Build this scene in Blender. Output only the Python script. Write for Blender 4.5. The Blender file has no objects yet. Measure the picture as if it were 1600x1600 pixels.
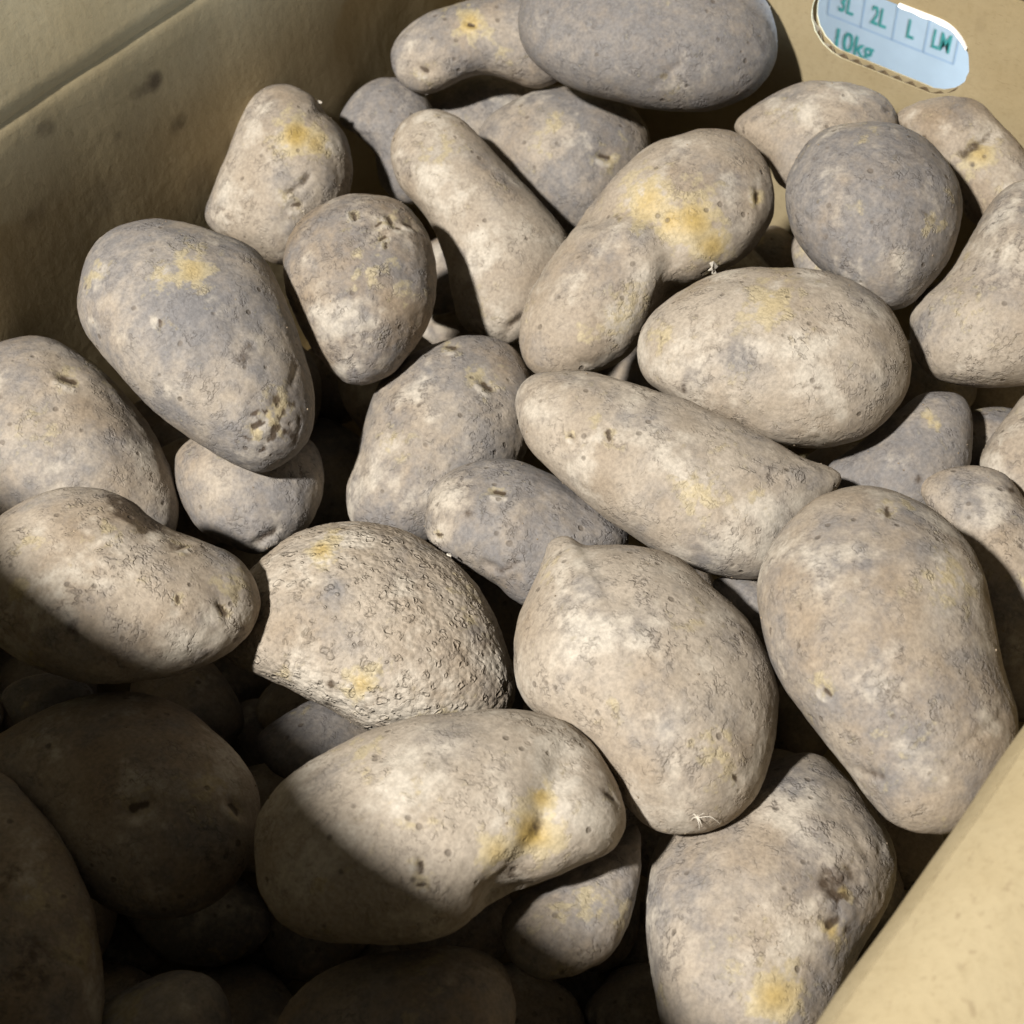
import bpy, math, random
import numpy as np
from mathutils import Matrix, Vector

random.seed(7)
scene = bpy.context.scene
COL = scene.collection

# ------------------------------------------------------------------ frame of the place
# world: x runs along the long side of the carton (away, to the right), y across it
# (to the right, nearer), z up.  The camera stands over the near long side, looking down.
def unit(v):
    v = np.array(v, float)
    return v / np.linalg.norm(v)

FPX = 2400.0                      # focal length in pixels of the 1600 px square photo
UC = unit([-0.0591, 1, -1.278])   # world up seen in camera axes (x right, y up, z forward)
AC = unit([3250, 3260, 2400]); AC = unit(AC - UC * AC.dot(UC))
BC = np.cross(UC, AC)
R = np.array([AC, BC, UC])        # camera axes -> world axes
DIST = 0.50
ZP = 0.155                        # height of the top of the pile over the ground
CAM = np.array([0, 0, ZP]) - R @ np.array([0, 0, DIST])
S = 0.735                         # unit of the box measurements below

def ray(px, py):
    d = np.stack([(np.asarray(px, float) - 800) / FPX, -(np.asarray(py, float) - 800) / FPX,
                  np.ones_like(np.asarray(px, float))], -1)
    return d @ R.T
def project(P):
    q = (P - CAM) @ R
    return 800 + FPX * q[..., 0] / q[..., 2], 800 - FPX * q[..., 1] / q[..., 2]
def on_z(px, py, z):
    r = ray(px, py); return CAM + r * ((z - CAM[2]) / r[2])
def on_x(px, py, x):
    r = ray(px, py); return CAM + r * ((x - CAM[0]) / r[0])

# ------------------------------------------------------------------ camera
cd = bpy.data.cameras.new('camera'); cam = bpy.data.objects.new('camera', cd); COL.objects.link(cam)
M = Matrix.Identity(4)
for i in range(3):
    M[i][0] = R[i, 0]; M[i][1] = R[i, 1]; M[i][2] = -R[i, 2]; M[i][3] = CAM[i]
cam.matrix_world = M
cd.sensor_width = 36; cd.sensor_height = 36; cd.sensor_fit = 'HORIZONTAL'
cd.lens = 36 * FPX / 1600
cd.clip_start = 0.01; cd.clip_end = 50
cd.dof.use_dof = True; cd.dof.focus_distance = 0.50; cd.dof.aperture_fstop = 20
scene.camera = cam
scene.render.resolution_x = 1024; scene.render.resolution_y = 1024

# ------------------------------------------------------------------ light
w = bpy.data.worlds.new('World'); scene.world = w; w.use_nodes = True
bg = w.node_tree.nodes['Background']
bg.inputs['Color'].default_value = (1.0, 0.91, 0.78, 1); bg.inputs['Strength'].default_value = 0.064

def lamp(name, kind, loc, target, power, colour, **kw):
    l = bpy.data.lights.new(name, kind); l.energy = power; l.color = colour
    for k, v in kw.items(): setattr(l, k, v)
    o = bpy.data.objects.new(name, l); COL.objects.link(o); o.location = loc
    o.rotation_euler = (Vector(target) - Vector(loc)).to_track_quat('-Z', 'Y').to_euler()
    return o
Ldir = unit([-0.57, -0.105, 0.81])      # towards the bulb: from the near end, high
kp = np.array([0.02, 0.0, ZP]) + Ldir * 1.6
lamp('ceiling_bulb', 'POINT', kp, (0, 0, ZP), 230, (1.0, 0.965, 0.915), shadow_soft_size=0.044)
# daylight that reaches the cartons standing outside, beyond the hand hole
lamp('daylight_outside', 'AREA', (0.335, 0.36, 0.20), (0.425, -0.03, 0.19), 9.5, (0.62, 0.79, 1.0), shape='SQUARE', size=0.10)

vs = scene.view_settings
vs.view_transform = 'Standard'; vs.look = 'None'; vs.exposure = 0.0; vs.gamma = 1.0
vs.use_curve_mapping = False
cy = scene.cycles
cy.max_bounces = 4; cy.diffuse_bounces = 2; cy.glossy_bounces = 2; cy.transmission_bounces = 0
cy.caustics_reflective = False; cy.caustics_refractive = False
cy.use_adaptive_sampling = True; cy.adaptive_threshold = 0.02

# ------------------------------------------------------------------ materials
class NT:
    def __init__(s, name):
        s.m = bpy.data.materials.new(name); s.m.use_nodes = True; s.t = s.m.node_tree
        s.bsdf = s.t.nodes['Principled BSDF']
    def n(s, typ, ins=None, **props):
        nd = s.t.nodes.new(typ)
        for k, v in props.items(): setattr(nd, k, v)
        for k, v in (ins or {}).items(): s.put(nd.inputs[k], v)
        return nd
    def put(s, sock, v):
        if isinstance(v, bpy.types.NodeSocket): s.t.links.new(v, sock)
        else: sock.default_value = v
    def math(s, op, a, b=0.0, c=None, clamp=False):
        nd = s.n('ShaderNodeMath', operation=op, use_clamp=clamp)
        s.put(nd.inputs[0], a); s.put(nd.inputs[1], b)
        if c is not None: s.put(nd.inputs[2], c)
        return nd.outputs[0]
    def noise(s, vec, scale, detail=3.0, rough=0.55, dist=0.0):
        return s.n('ShaderNodeTexNoise', {'Vector': vec, 'Scale': scale, 'Detail': detail, 'Roughness': rough, 'Distortion': dist}).outputs['Fac']
    def ramp(s, f, a, b, lo=0.0, hi=1.0):
        nd = s.n('ShaderNodeMapRange', {'Value': f, 'From Min': a, 'From Max': b, 'To Min': lo, 'To Max': hi}, interpolation_type='SMOOTHSTEP')
        return nd.outputs[0]
    def mix(s, f, a, b, mode='MIX'):
        nd = s.n('ShaderNodeMix', data_type='RGBA', blend_type=mode)
        s.put(nd.inputs[0], f); s.put(nd.inputs[6], a); s.put(nd.inputs[7], b)
        return nd.outputs[2]
    def bump(s, h, strength, dist, normal=None):
        nd = s.n('ShaderNodeBump', {'Height': h, 'Strength': strength, 'Distance': dist})
        if normal is not None: s.put(nd.inputs['Normal'], normal)
        return nd.outputs[0]
def c4(r, g, b): return (r, g, b, 1)

def potato_material(name, warty=False):
    """skin; the broad patches (dust, rubbed yellow, damp dark, grey film, some painted highlight and shade) come from the mesh, the fine grain from nodes"""
    t = NT(name)
    co = t.n('ShaderNodeTexCoord').outputs['Object']
    rnd = t.n('ShaderNodeObjectInfo').outputs['Random']
    off = t.n('ShaderNodeCombineXYZ', {'X': t.math('MULTIPLY', rnd, 3.7), 'Y': t.math('MULTIPLY', rnd, 9.1), 'Z': t.math('MULTIPLY', rnd, 5.3)}).outputs[0]
    v = t.n('ShaderNodeVectorMath', {0: co, 1: off}, operation='ADD').outputs[0]
    sep = t.n('ShaderNodeSeparateColor', {0: t.n('ShaderNodeAttribute', attribute_name='stain').outputs['Color']})
    yel, drk, gry = sep.outputs[0], sep.outputs[1], sep.outputs[2]
    sp2 = t.n('ShaderNodeSeparateColor', {0: t.n('ShaderNodeAttribute', attribute_name='skin').outputs['Color']})
    pal, crk = sp2.outputs[0], sp2.outputs[1]
    n2 = t.noise(v, 210, 3, 0.62); n3 = t.noise(v, 760, 2, 0.6)
    jit = t.math('MULTIPLY', t.math('SUBTRACT', n2, 0.5), 1.9)
    def broken(f, a, b, k=1.0): return t.ramp(t.math('MULTIPLY_ADD', jit, k, f), a, b)
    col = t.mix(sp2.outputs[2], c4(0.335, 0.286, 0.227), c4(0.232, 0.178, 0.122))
    col = t.mix(broken(gry, 0.06, 1.1, 0.5), col, c4(0.155, 0.148, 0.147))
    col = t.mix(t.math('MULTIPLY', broken(pal, 0.25, 1.0, -0.6), 0.72), col, c4(0.475, 0.43, 0.36))
    yn = t.math('MULTIPLY', broken(yel, 0.22, 0.58, 1.0), t.math('MULTIPLY_ADD', yel, 0.6, 0.32), clamp=True)
    col = t.mix(yn, col, t.mix(t.ramp(yel, 0.45, 1.0), c4(0.43, 0.355, 0.20), c4(0.375, 0.262, 0.075)))
    dn = t.math('MULTIPLY', broken(drk, 0.25, 0.85, 0.7), 0.92)
    col = t.mix(dn, col, c4(0.055, 0.036, 0.021))
    vo = t.n('ShaderNodeTexVoronoi', {'Vector': v, 'Scale': 190.0, 'Randomness': 1.0})
    has = t.math('GREATER_THAN', t.n('ShaderNodeSeparateColor', {0: vo.outputs['Color']}).outputs[0], 0.80)
    pit = t.math('MULTIPLY', t.ramp(t.math('MULTIPLY_ADD', jit, 0.12, vo.outputs['Distance']), 0.10, 0.24, 1.0, 0.0), has)
    col = t.mix(t.math('MULTIPLY', pit, 0.6), col, c4(0.09, 0.07, 0.052))
    grain = t.ramp(n3, 0.25, 0.75, 0.84, 1.13)
    col = t.mix(1.0, col, t.n('ShaderNodeCombineColor', {0: grain, 1: grain, 2: grain}).outputs[0], 'MULTIPLY')
    # short cracks and flakes in the dried dust
    rf_ = t.noise(v, 290, 2, 0.62)
    r1 = t.math('SUBTRACT', 1.0, t.math('MULTIPLY', t.math('ABSOLUTE', t.math('SUBTRACT', rf_, 0.5)), 13.0), clamp=True)
    r1 = t.math('MULTIPLY', r1, t.math('MULTIPLY', crk, t.ramp(n2, 0.44, 0.56)))
    col = t.mix(t.math('MULTIPLY', r1, 0.55), col, c4(0.085, 0.068, 0.055))
    h = t.math('MULTIPLY_ADD', r1, -0.9, t.math('MULTIPLY', n3, 0.22))
    h = t.math('MULTIPLY_ADD', pit, -0.9, h)
    h = t.math('MULTIPLY_ADD', n2, 0.9, h)
    h = t.math('MULTIPLY_ADD', t.math('MULTIPLY', rf_, crk), 1.7, h)
    if warty:                  # corky raised rings
        wv = t.n('ShaderNodeVectorMath', {0: v, 1: t.n('ShaderNodeVectorMath', {0: t.n('ShaderNodeTexNoise', {'Vector': v, 'Scale': 300.0, 'Detail': 2.0}).outputs['Color'], 1: (0.0048, 0.0048, 0.0048)}, operation='MULTIPLY').outputs[0]}, operation='ADD').outputs[0]
        vo = t.n('ShaderNodeTexVoronoi', {'Vector': wv, 'Scale': 250.0, 'Randomness': 0.95})
        d = vo.outputs['Distance']; sz = t.n('ShaderNodeSeparateColor', {0: vo.outputs['Color']})
        rad = t.math('MULTIPLY_ADD', sz.outputs[0], 0.22, 0.15)
        ring = t.math('SUBTRACT', 1.0, t.math('MULTIPLY', t.math('ABSOLUTE', t.math('SUBTRACT', d, rad)), 7.0), clamp=True)
        ring = t.math('MULTIPLY', ring, t.ramp(t.noise(v, 330, 2, 0.5), 0.30, 0.52))
        ring = t.math('MULTIPLY', ring, t.math('GREATER_THAN', sz.outputs[1], 0.14))
        col = t.mix(t.math('MULTIPLY', ring, 0.26), col, c4(0.10, 0.078, 0.055))
        fine = t.n('ShaderNodeTexVoronoi', {'Vector': v, 'Scale': 520.0}).outputs['Distance']
        h = t.math('MULTIPLY_ADD', fine, -1.2, h)
        h = t.math('MULTIPLY_ADD', ring, 1.5, h)
        h = t.math('MULTIPLY_ADD', t.ramp(d, 0.05, 0.30, -0.8, 0.0), 1.0, h)
    t.put(t.bsdf.inputs['Base Color'], col)
    t.put(t.bsdf.inputs['Roughness'], t.ramp(yn, 0.0, 1.0, 0.72, 0.50))
    t.bsdf.inputs['Specular IOR Level'].default_value = 0.28
    t.put(t.bsdf.inputs['Normal'], t.bump(h, 0.70, 0.00050))
    return t.m
MAT_POTATO = potato_material('dusty_potato_skin')
MAT_WARTY = potato_material('warty_potato_skin', True)

def card_material(name, base, dark, stains=()):
    t = NT(name)
    co = t.n('ShaderNodeNewGeometry').outputs['Position']
    mp = t.n('ShaderNodeMapping', {'Vector': co, 'Scale': (1.0, 1.0, 0.8)}).outputs[0]
    n1 = t.noise(co, 14, 4, 0.6); n2 = t.noise(mp, 420, 4, 0.65); n3 = t.noise(co, 70, 3, 0.6)
    fib = t.ramp(t.noise(t.n('ShaderNodeMapping', {'Vector': co, 'Scale': (0.35, 0.35, 1.6), 'Rotation': (0.3, 0.2, 0.5)}).outputs[0], 900, 2, 0.5), 0.62, 0.74)
    col = t.mix(t.ramp(n1, 0.3, 0.7), base, dark)
    col = t.mix(t.math('MULTIPLY', t.ramp(n2, 0.45, 0.75), 0.22), col, c4(dark[0] * 0.62, dark[1] * 0.58, dark[2] * 0.5))
    col = t.mix(t.math('MULTIPLY', fib, 0.30), col, c4(0.16, 0.11, 0.06))
    col = t.mix(t.math('MULTIPLY', t.ramp(n3, 0.62, 0.78), 0.25), col, c4(0.20, 0.15, 0.085))
    warp = t.n('ShaderNodeVectorMath', {0: t.n('ShaderNodeTexNoise', {'Vector': co, 'Scale': 130.0, 'Detail': 3.0}).outputs['Color'], 1: (0.007, 0.007, 0.007)}, operation='MULTIPLY').outputs[0]
    wpos = t.n('ShaderNodeVectorMath', {0: co, 1: warp}, operation='ADD').outputs[0]
    for (p, r, a) in stains:      # damp smudges left by wet potatoes
        dd = t.n('ShaderNodeVectorMath', {0: wpos, 1: (p[0] + 0.0035, p[1] + 0.0035, p[2] + 0.0035)}, operation='DISTANCE').outputs['Value']
        col = t.mix(t.math('MULTIPLY', t.ramp(dd, r * 0.45, r, 1.0, 0.0), a), col, c4(0.050, 0.034, 0.022))
    t.put(t.bsdf.inputs['Base Color'], col)
    t.bsdf.inputs['Roughness'].default_value = 0.82
    t.bsdf.inputs['Specular IOR Level'].default_value = 0.2
    sx = t.n('ShaderNodeSeparateXYZ', {0: co})
    wash = t.math('SINE', t.math('MULTIPLY', t.math('ADD', sx.outputs[0], sx.outputs[1]), 2 * math.pi / 0.0063))
    hh = t.math('ADD', t.math('MULTIPLY', n2, 0.6), t.math('MULTIPLY_ADD', wash, 0.045, t.math('MULTIPLY', n3, 1.2)))
    t.put(t.bsdf.inputs['Normal'], t.bump(hh, 0.5, 0.0005))
    return t.m

def plain(name, col, rough=0.7, spec=0.25, vary=0.0, scale=60):
    t = NT(name)
    if vary:
        n = t.ramp(t.noise(t.n('ShaderNodeTexCoord').outputs['Object'], scale, 4), 0.3, 0.7, 1 - vary, 1 + vary)
        c = t.mix(1.0, c4(*col), t.n('ShaderNodeCombineColor', {0: n, 1: n, 2: n}).outputs[0], 'MULTIPLY')
        t.put(t.bsdf.inputs['Base Color'], c)
    else:
        t.bsdf.inputs['Base Color'].default_value = c4(*col)
    t.bsdf.inputs['Roughness'].default_value = rough; t.bsdf.inputs['Specular IOR Level'].default_value = spec
    return t.m

# ------------------------------------------------------------------ mesh helpers
def link(name, me, mat=None, parent=None, loc=None):
    o = bpy.data.objects.new(name, me); COL.objects.link(o)
    if mat is not None: me.materials.append(mat)
    if loc is not None: o.location = loc
    if parent is not None: o.parent = parent
    return o
def mesh(name, V, F, smooth=False):
    me = bpy.data.meshes.new(name); me.from_pydata([tuple(map(float, v)) for v in V], [], [tuple(map(int, f)) for f in F]); me.update()
    if smooth: me.polygons.foreach_set('use_smooth', [True] * len(me.polygons))
    return me
def empty(name, loc=(0, 0, 0)):
    o = bpy.data.objects.new(name, None); COL.objects.link(o); o.location = loc; return o
def tag(o, label, cat=None, group=None, kind=None):
    if label: o['label'] = label
    if cat: o['category'] = cat
    if group: o['group'] = group
    if kind: o['kind'] = kind
    return o
def sweep(profile, axis, a0, a1, nseg=40, jitter=0.0, seed=0):
    """closed 2-D profile (u, z) swept along axis ('x' or 'y') from a0 to a1 with a slight unevenness"""
    rg = np.random.RandomState(seed); ph = rg.rand(6) * 6.28
    V, F = [], []; n = len(profile)
    for i in range(nseg + 1):
        a = a0 + (a1 - a0) * i / nseg
        j = jitter * (math.sin(a * 31 + ph[0]) + 0.6 * math.sin(a * 73 + ph[1]) + 0.3 * math.sin(a * 171 + ph[2]))
        for (u, z) in profile:
            uu = u + j * (1 if z > 0.02 else 0)
            V.append((a, uu, z) if axis == 'x' else (uu, a, z))
    for i in range(nseg):
        for k in range(n):
            k2 = (k + 1) % n
            F.append((i * n + k, i * n + k2, (i + 1) * n + k2, (i + 1) * n + k))
    F.append(tuple(range(n))[::-1]); F.append(tuple(nseg * n + k for k in range(n)))
    return V, F
def thicken(path, th):
    """open centre line (u, z) -> closed outline of thickness th"""
    P = np.array(path, float); T = np.gradient(P, axis=0); T /= np.linalg.norm(T, axis=1)[:, None]
    N = np.stack([-T[:, 1], T[:, 0]], 1)
    return [tuple(p) for p in P] + [tuple(p) for p in (P - N * th)[::-1]]
def fix_normals(me):
    import bmesh
    bm = bmesh.new(); bm.from_mesh(me); bmesh.ops.recalc_face_normals(bm, faces=bm.faces); bm.to_mesh(me); bm.free()

# ------------------------------------------------------------------ the ground under the carton
t = NT('concrete_floor')
gco = t.n('ShaderNodeTexCoord').outputs['Object']
t.put(t.bsdf.inputs['Base Color'], t.mix(t.noise(gco, 6, 6, 0.65), c4(0.10, 0.10, 0.10), c4(0.19, 0.185, 0.175)))
t.bsdf.inputs['Roughness'].default_value = 0.85
fl = link('floor', mesh('floor', [(-2, -2, 0), (2, -2, 0), (2, 2, 0), (-2, 2, 0)], [(0, 1, 2, 3)]), t.m)
tag(fl, 'bare concrete floor under the cardboard cartons', kind='structure')

# ------------------------------------------------------------------ the carton
XF, XN = 0.358 * S, -0.335 * S        # far end (hand hole) and near end, inner faces
YL, YR = -0.305 * S, 0.2394 * S        # left and right side, inner faces
ZR = ZP + 0.08 * S                    # rim, where the flaps fold
TH = 0.0045
stain_px = [(103, 204, 0.0062, 0.95), (228, 122, 0.0100, 0.80), (203, 138, 0.0080, 0.45), (268, 185, 0.0100, 0.55), (62, 195, 0.0085, 0.50), (172, 202, 0.0080, 0.50), (545, 25, 0.0060, 0.6), (330, 60, 0.006, 0.25), (40, 330, 0.012, 0.25), (300, 270, 0.014, 0.3), (150, 300, 0.016, 0.22)]
stains = []
for (px, py, r, a) in stain_px:
    rr = ray(px, py); stains.append((CAM + rr * ((YL - CAM[1]) / rr[1]), r * 0.78, a))
BASE, DARK = c4(0.375, 0.308, 0.188), c4(0.318, 0.252, 0.142)
MAT_CARD = card_material('kraft_cardboard', BASE, DARK)
MAT_CARD_L = card_material('kraft_cardboard_smudged', BASE, DARK, stains)

carton = empty('potato_carton', (0, 0, 0))
tag(carton, 'open brown cardboard carton holding the heap of potatoes, oval hand hole in its far end', 'carton')
def panel(name, V, F, mat=MAT_CARD, smooth=False, parent=carton):
    me = mesh(name, V, F, smooth); fix_normals(me)
    if smooth: me.set_sharp_from_angle(angle=math.radians(35))
    return link(name, me, mat, parent)

# left side panel, creased where its flap bends outwards
left = [(YL, 0.006), (YL, 0.05), (YL, 0.10), (YL, ZR - 0.012), (YL + 0.0001, ZR - 0.005), (YL - 0.0002, ZR - 0.003), (YL - 0.0010, ZR - 0.0012), (YL - 0.0020, ZR)]
V, F = sweep(thicken(left, TH), 'x', XN, XF, 60, 0.0005, 3); sp = panel('side_panel', V, F, MAT_CARD_L, True)
tag(sp, 'shaded side panel with dark damp smudges')
fa = math.radians(11)
lf = [(YL - 0.0020, ZR + 0.0003), (YL - 0.0012, ZR + 0.0016), (YL - 0.0005, ZR + 0.0036)] + [(YL - math.sin(fa) * s - 0.0003, ZR + 0.004 + math.cos(fa) * s) for s in (0.003, 0.02, 0.06, 0.10, 0.135)]
V, F = sweep(thicken(lf, TH), 'x', XN + 0.004, XF - 0.004, 60, 0.0005, 3); panel('flap', V, F, MAT_CARD_L, True)
# right side panel and its flap, bent out and lying nearly flat
right = [(YR, 0.006), (YR, 0.06), (YR, 0.12), (YR + 0.0003, ZR - 0.010), (YR + 0.0012, ZR - 0.0035), (YR + 0.0036, ZR + 0.0008)]
V, F = sweep(thicken(right, -TH), 'x', XN, XF, 60, 0.0004, 5); panel('side_panel', V, F, MAT_CARD, True)
rf = [(YR + 0.0036, ZR + 0.0008), (YR + 0.0068, ZR + 0.0042), (YR + 0.0105, ZR + 0.0068), (YR + 0.0150, ZR + 0.0086), (YR + 0.0200, ZR + 0.0094), (YR + 0.030, ZR + 0.0094), (YR + 0.05, ZR + 0.0080), (YR + 0.08, ZR + 0.005), (YR + 0.14, ZR - 0.002)]
V, F = sweep(thicken(rf, -TH), 'x', XN + 0.004, XF - 0.004, 60, 0.0004, 5); panel('flap', V, F, MAT_CARD, True)
# near end (behind the camera's left) with its flap still standing up
near = [(XN, 0.006), (XN, 0.08), (XN, ZR)]
V, F = sweep(thicken(near, -(-TH)), 'y', YL - TH + 0.0002, YR + TH - 0.0002, 30); panel('end_panel', V, F)
NF = 0.177
nf = [(XN - 0.0006, ZR + 0.0006), (XN - 0.0020, ZR + NF * 0.5), (XN - 0.0030, ZR + NF)]
V, F = sweep(thicken(nf, TH), 'y', YL - 0.002, YR + 0.002, 30, 0.0006, 9)
V = [(x_, y_, ZR + (z_ - ZR) * (1 - 0.06 * (y_ - YL) / (YR - YL)) if z_ > ZR else z_) for (x_, y_, z_) in V]   # sags towards the right
panel('flap', V, F)
# bottom
V, F = sweep([(YL - TH, 0.001), (YR + TH, 0.001), (YR + TH, 0.0055), (YL - TH, 0.0055)], 'x', XN - TH, XF + TH, 4); panel('bottom_panel', V, F)

# far end with the hand hole: two liners with the corrugated sheet between them
HB0, HB1 = on_x(1267, 25, XF)[1], on_x(1511, 122, XF)[1]
HZ0, HZ1 = on_x(1385, 119, XF)[2], on_x(1420, 14, XF)[2]
hr = (HZ1 - HZ0) / 2; hc = (HZ0 + HZ1) / 2
def stadium(n=22):
    pts = []
    for i in range(n + 1):
        a = -math.pi / 2 + math.pi * i / n; pts.append((HB1 - hr + hr * math.cos(a), hc + hr * math.sin(a)))
    for i in range(n + 1):
        a = math.pi / 2 + math.pi * i / n; pts.append((HB0 + hr + hr * math.cos(a), hc + hr * math.sin(a)))
    return pts
def liner(x0, x1, seed):
    rg = random.Random(seed); ring = [(y + rg.uniform(-1, 1) * 0.00022, z + rg.uniform(-1, 1) * 0.00022) for (y, z) in stadium()]
    n = len(ring); y0, y1, z0, z1 = YL - TH + 0.0003, YR + TH - 0.0003, 0.006, ZR
    outer = []
    for (y, z) in ring:      # matching points on the outer rectangle
        dy, dz = y - (HB0 + HB1) / 2, z - hc
        s = min(((y1 if dy > 0 else y0) - (HB0 + HB1) / 2) / dy if abs(dy) > 1e-9 else 9e9, ((z1 if dz > 0 else z0) - hc) / dz if abs(dz) > 1e-9 else 9e9)
        outer.append(((HB0 + HB1) / 2 + dy * s, hc + dz * s))
    corners = [(y1, z1), (y0, z1), (y0, z0), (y1, z0)]
    for c in corners:        # pull the nearest outer point into each corner
        k = min(range(n), key=lambda i: (outer[i][0] - c[0]) ** 2 + (outer[i][1] - c[1]) ** 2); outer[k] = c
    V, F = [], []
    for x in (x0, x1):
        V += [(x, y, z) for (y, z) in ring] + [(x, y, z) for (y, z) in outer]
    for k in range(n):
        k2 = (k + 1) % n
        F += [(k, k2, n + k2, n + k), (2 * n + k, 3 * n + k, 3 * n + k2, 2 * n + k2), (k, 2 * n + k, 2 * n + k2, k2), (n + k, n + k2, 3 * n + k2, 3 * n + k)]
    return V, F
LT = 0.0006
V, F = liner(XF, XF + LT, 1); ep = panel('end_panel', V, F)
tag(ep, 'lit end panel with the oval hand hole cut through')
V, F = liner(XF + TH - LT, XF + TH, 2); panel('outer_liner', V, F, parent=ep)
def lower_z(y):
    if y < HB0 + hr: d = y - HB0 - hr
    elif y > HB1 - hr: d = y - HB1 + hr
    else: d = 0
    return math.sqrt(max(0, hr * hr - d * d))
pitch = 0.0063; V, F = [], []; rows = 0; ys = np.arange(HB0 - 0.003, HB1 + 0.003, pitch / 12)
for side in (-1, 1):
    base = len(V)
    for i, y in enumerate(ys):
        ph = (y / pitch) % 1.0; tri = 4 * abs(ph - 0.5) - 1
        x = XF + TH / 2 + (TH / 2 - LT - 0.0003) * max(-1, min(1, tri * 1.15))
        z = hc + side * lower_z(y) + side * (0.0003 + 0.0003 * random.random())
        for dx in (-0.00022, 0.00022): V += [(x + dx, y, z), (x + dx, y, z + side * 0.016)]
    for i in range(len(ys) - 1):
        a, b = base + i * 4, base + (i + 1) * 4
        F += [(a, b, b + 1, a + 1), (a + 2, a + 3, b + 3, b + 2), (a, a + 2, b + 2, b)]
panel('corrugation', V, F, card_material('kraft_flute', c4(0.17, 0.125, 0.075), c4(0.13, 0.095, 0.055)), parent=ep)
# end flap, folded outwards
ef = [(XF + 0.0012, ZR + 0.0010), (XF + 0.012, ZR + 0.008), (XF + 0.05, ZR + 0.020), (XF + 0.085, ZR + 0.030)]
V, F = sweep(thicken(ef, TH), 'y', YL - 0.002, YR + 0.002, 30, 0.0006, 12); panel('flap', V, F)
# white strip along the top of the hole, its bright shine put into colour
V, F = [], []; m = 20
for i in range(m + 1):
    f = i / m; y = (HB0 + HB1) / 2 + 0.002 + f * (HB1 - (HB0 + HB1) / 2 - 0.0045); z = hc + lower_z(y) + 0.0008
    wd = 0.0022 * math.sin(math.pi * (0.08 + 0.86 * f)) ** 0.6 + 0.0005 * math.sin(f * 23)
    V += [(XF - 0.0006, y, z + 0.0005), (XF - 0.0016, y, z - wd * 0.5), (XF + 0.0004, y, z - wd), (XF + 0.0008, y, z + 0.0002)]
for i in range(m):
    for k in range(4): F.append((i * 4 + k, i * 4 + (k + 1) % 4, i * 4 + 4 + (k + 1) % 4, i * 4 + 4 + k))
F += [(3, 2, 1, 0), (m * 4, m * 4 + 1, m * 4 + 2, m * 4 + 3)]
lip = panel('edge_shine_strip', V, F, plain('edge_shine_white', (0.86, 0.84, 0.80), 0.4, 0.5), True, parent=ep)
tag(lip, 'white strip added as the shine along the top edge of the hand hole')

# ------------------------------------------------------------------ the printed carton outside, seen through the hand hole
XO = XF + 0.15
MAT_WHITE = plain('white_coated_board', (0.74, 0.78, 0.80), 0.55, 0.3, 0.05, 40)
MAT_GREEN = plain('green_print', (0.10, 0.42, 0.36), 0.6, 0.2, 0.15, 200)
MAT_LINE = plain('pale_print_line', (0.50, 0.60, 0.72), 0.6, 0.2)
oc = empty('printed_carton', (XO + 0.13, -0.03, 0))
tag(oc, 'white carton with green size table printed on it, seen through the hand hole', 'carton')
def rel(V): return [(v[0] - oc.location[0], v[1] - oc.location[1], v[2]) for v in V]
V, F = sweep([(-0.24, 0.001), (0.16, 0.001), (0.16, 0.25), (-0.24, 0.25)], 'x', XO, XO + 0.26, 4)
me = mesh('box_body', rel(V), F); fix_normals(me); link('box_body', me, MAT_WHITE, oc)
def strip(y0, z0, y1, z1, wdt, name='table_line'):
    x = XO - 0.00006
    if abs(y1 - y0) > abs(z1 - z0): V = [(x, y0, z0 - wdt / 2), (x, y1, z1 - wdt / 2), (x, y1, z1 + wdt / 2), (x, y0, z0 + wdt / 2)]
    else: V = [(x, y0 - wdt / 2, z0), (x, y0 + wdt / 2, z0), (x, y1 + wdt / 2, z1), (x, y1 - wdt / 2, z1)]
    link(name, mesh(name, rel(V), [(0, 1, 2, 3)]), MAT_LINE, oc)
def wall_px(px, py):
    p = on_x(px, py, XO); return p[1], p[2]
cells = [1293, 1345, 1394, 1443, 1490]
rowy = lambda x: 26 + (x - 1300) * 0.385
zc = wall_px(1394, rowy(1394))[1]; ytab = [wall_px(x, rowy(x))[0] for x in cells]
ZT = zc + 0.021
for y in ytab: strip(y, zc, y, ZT, 0.0009)
strip(ytab[0], zc, ytab[-1], zc, 0.0009); strip(ytab[0], ZT, ytab[-1], ZT, 0.0009)
def text(body, y, z, size, sx):
    cu = bpy.data.curves.new('printed_text', 'FONT'); cu.body = body; cu.size = size; cu.align_x = 'CENTER'; cu.offset = 0.0003
    o = bpy.data.objects.new('printed_text', cu); COL.objects.link(o)
    bpy.context.view_layer.update()
    me = bpy.data.meshes.new_from_object(o); bpy.data.objects.remove(o)
    Rm = Matrix(((0, 0, -1), (1, 0, 0), (0, 1, 0))).to_4x4() @ Matrix.Scale(sx, 4, (1, 0, 0))
    me.transform(Matrix.Translation((XO - 0.00012 - oc.location[0], y - oc.location[1], z)) @ Rm)
    me.name = 'printed_text'; link('printed_text', me, MAT_GREEN, oc)
for b, i in (('3L', 0), ('2L', 1), ('L', 2), ('LM', 3)):
    text(b, (ytab[i] + ytab[i + 1]) / 2, zc + 0.0048, 0.0150, 0.62 if b != 'LM' else 0.58)
ky, kz = wall_px(1330, 84); text('10kg', ky, kz + 0.0003, 0.0165, 0.80)

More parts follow.
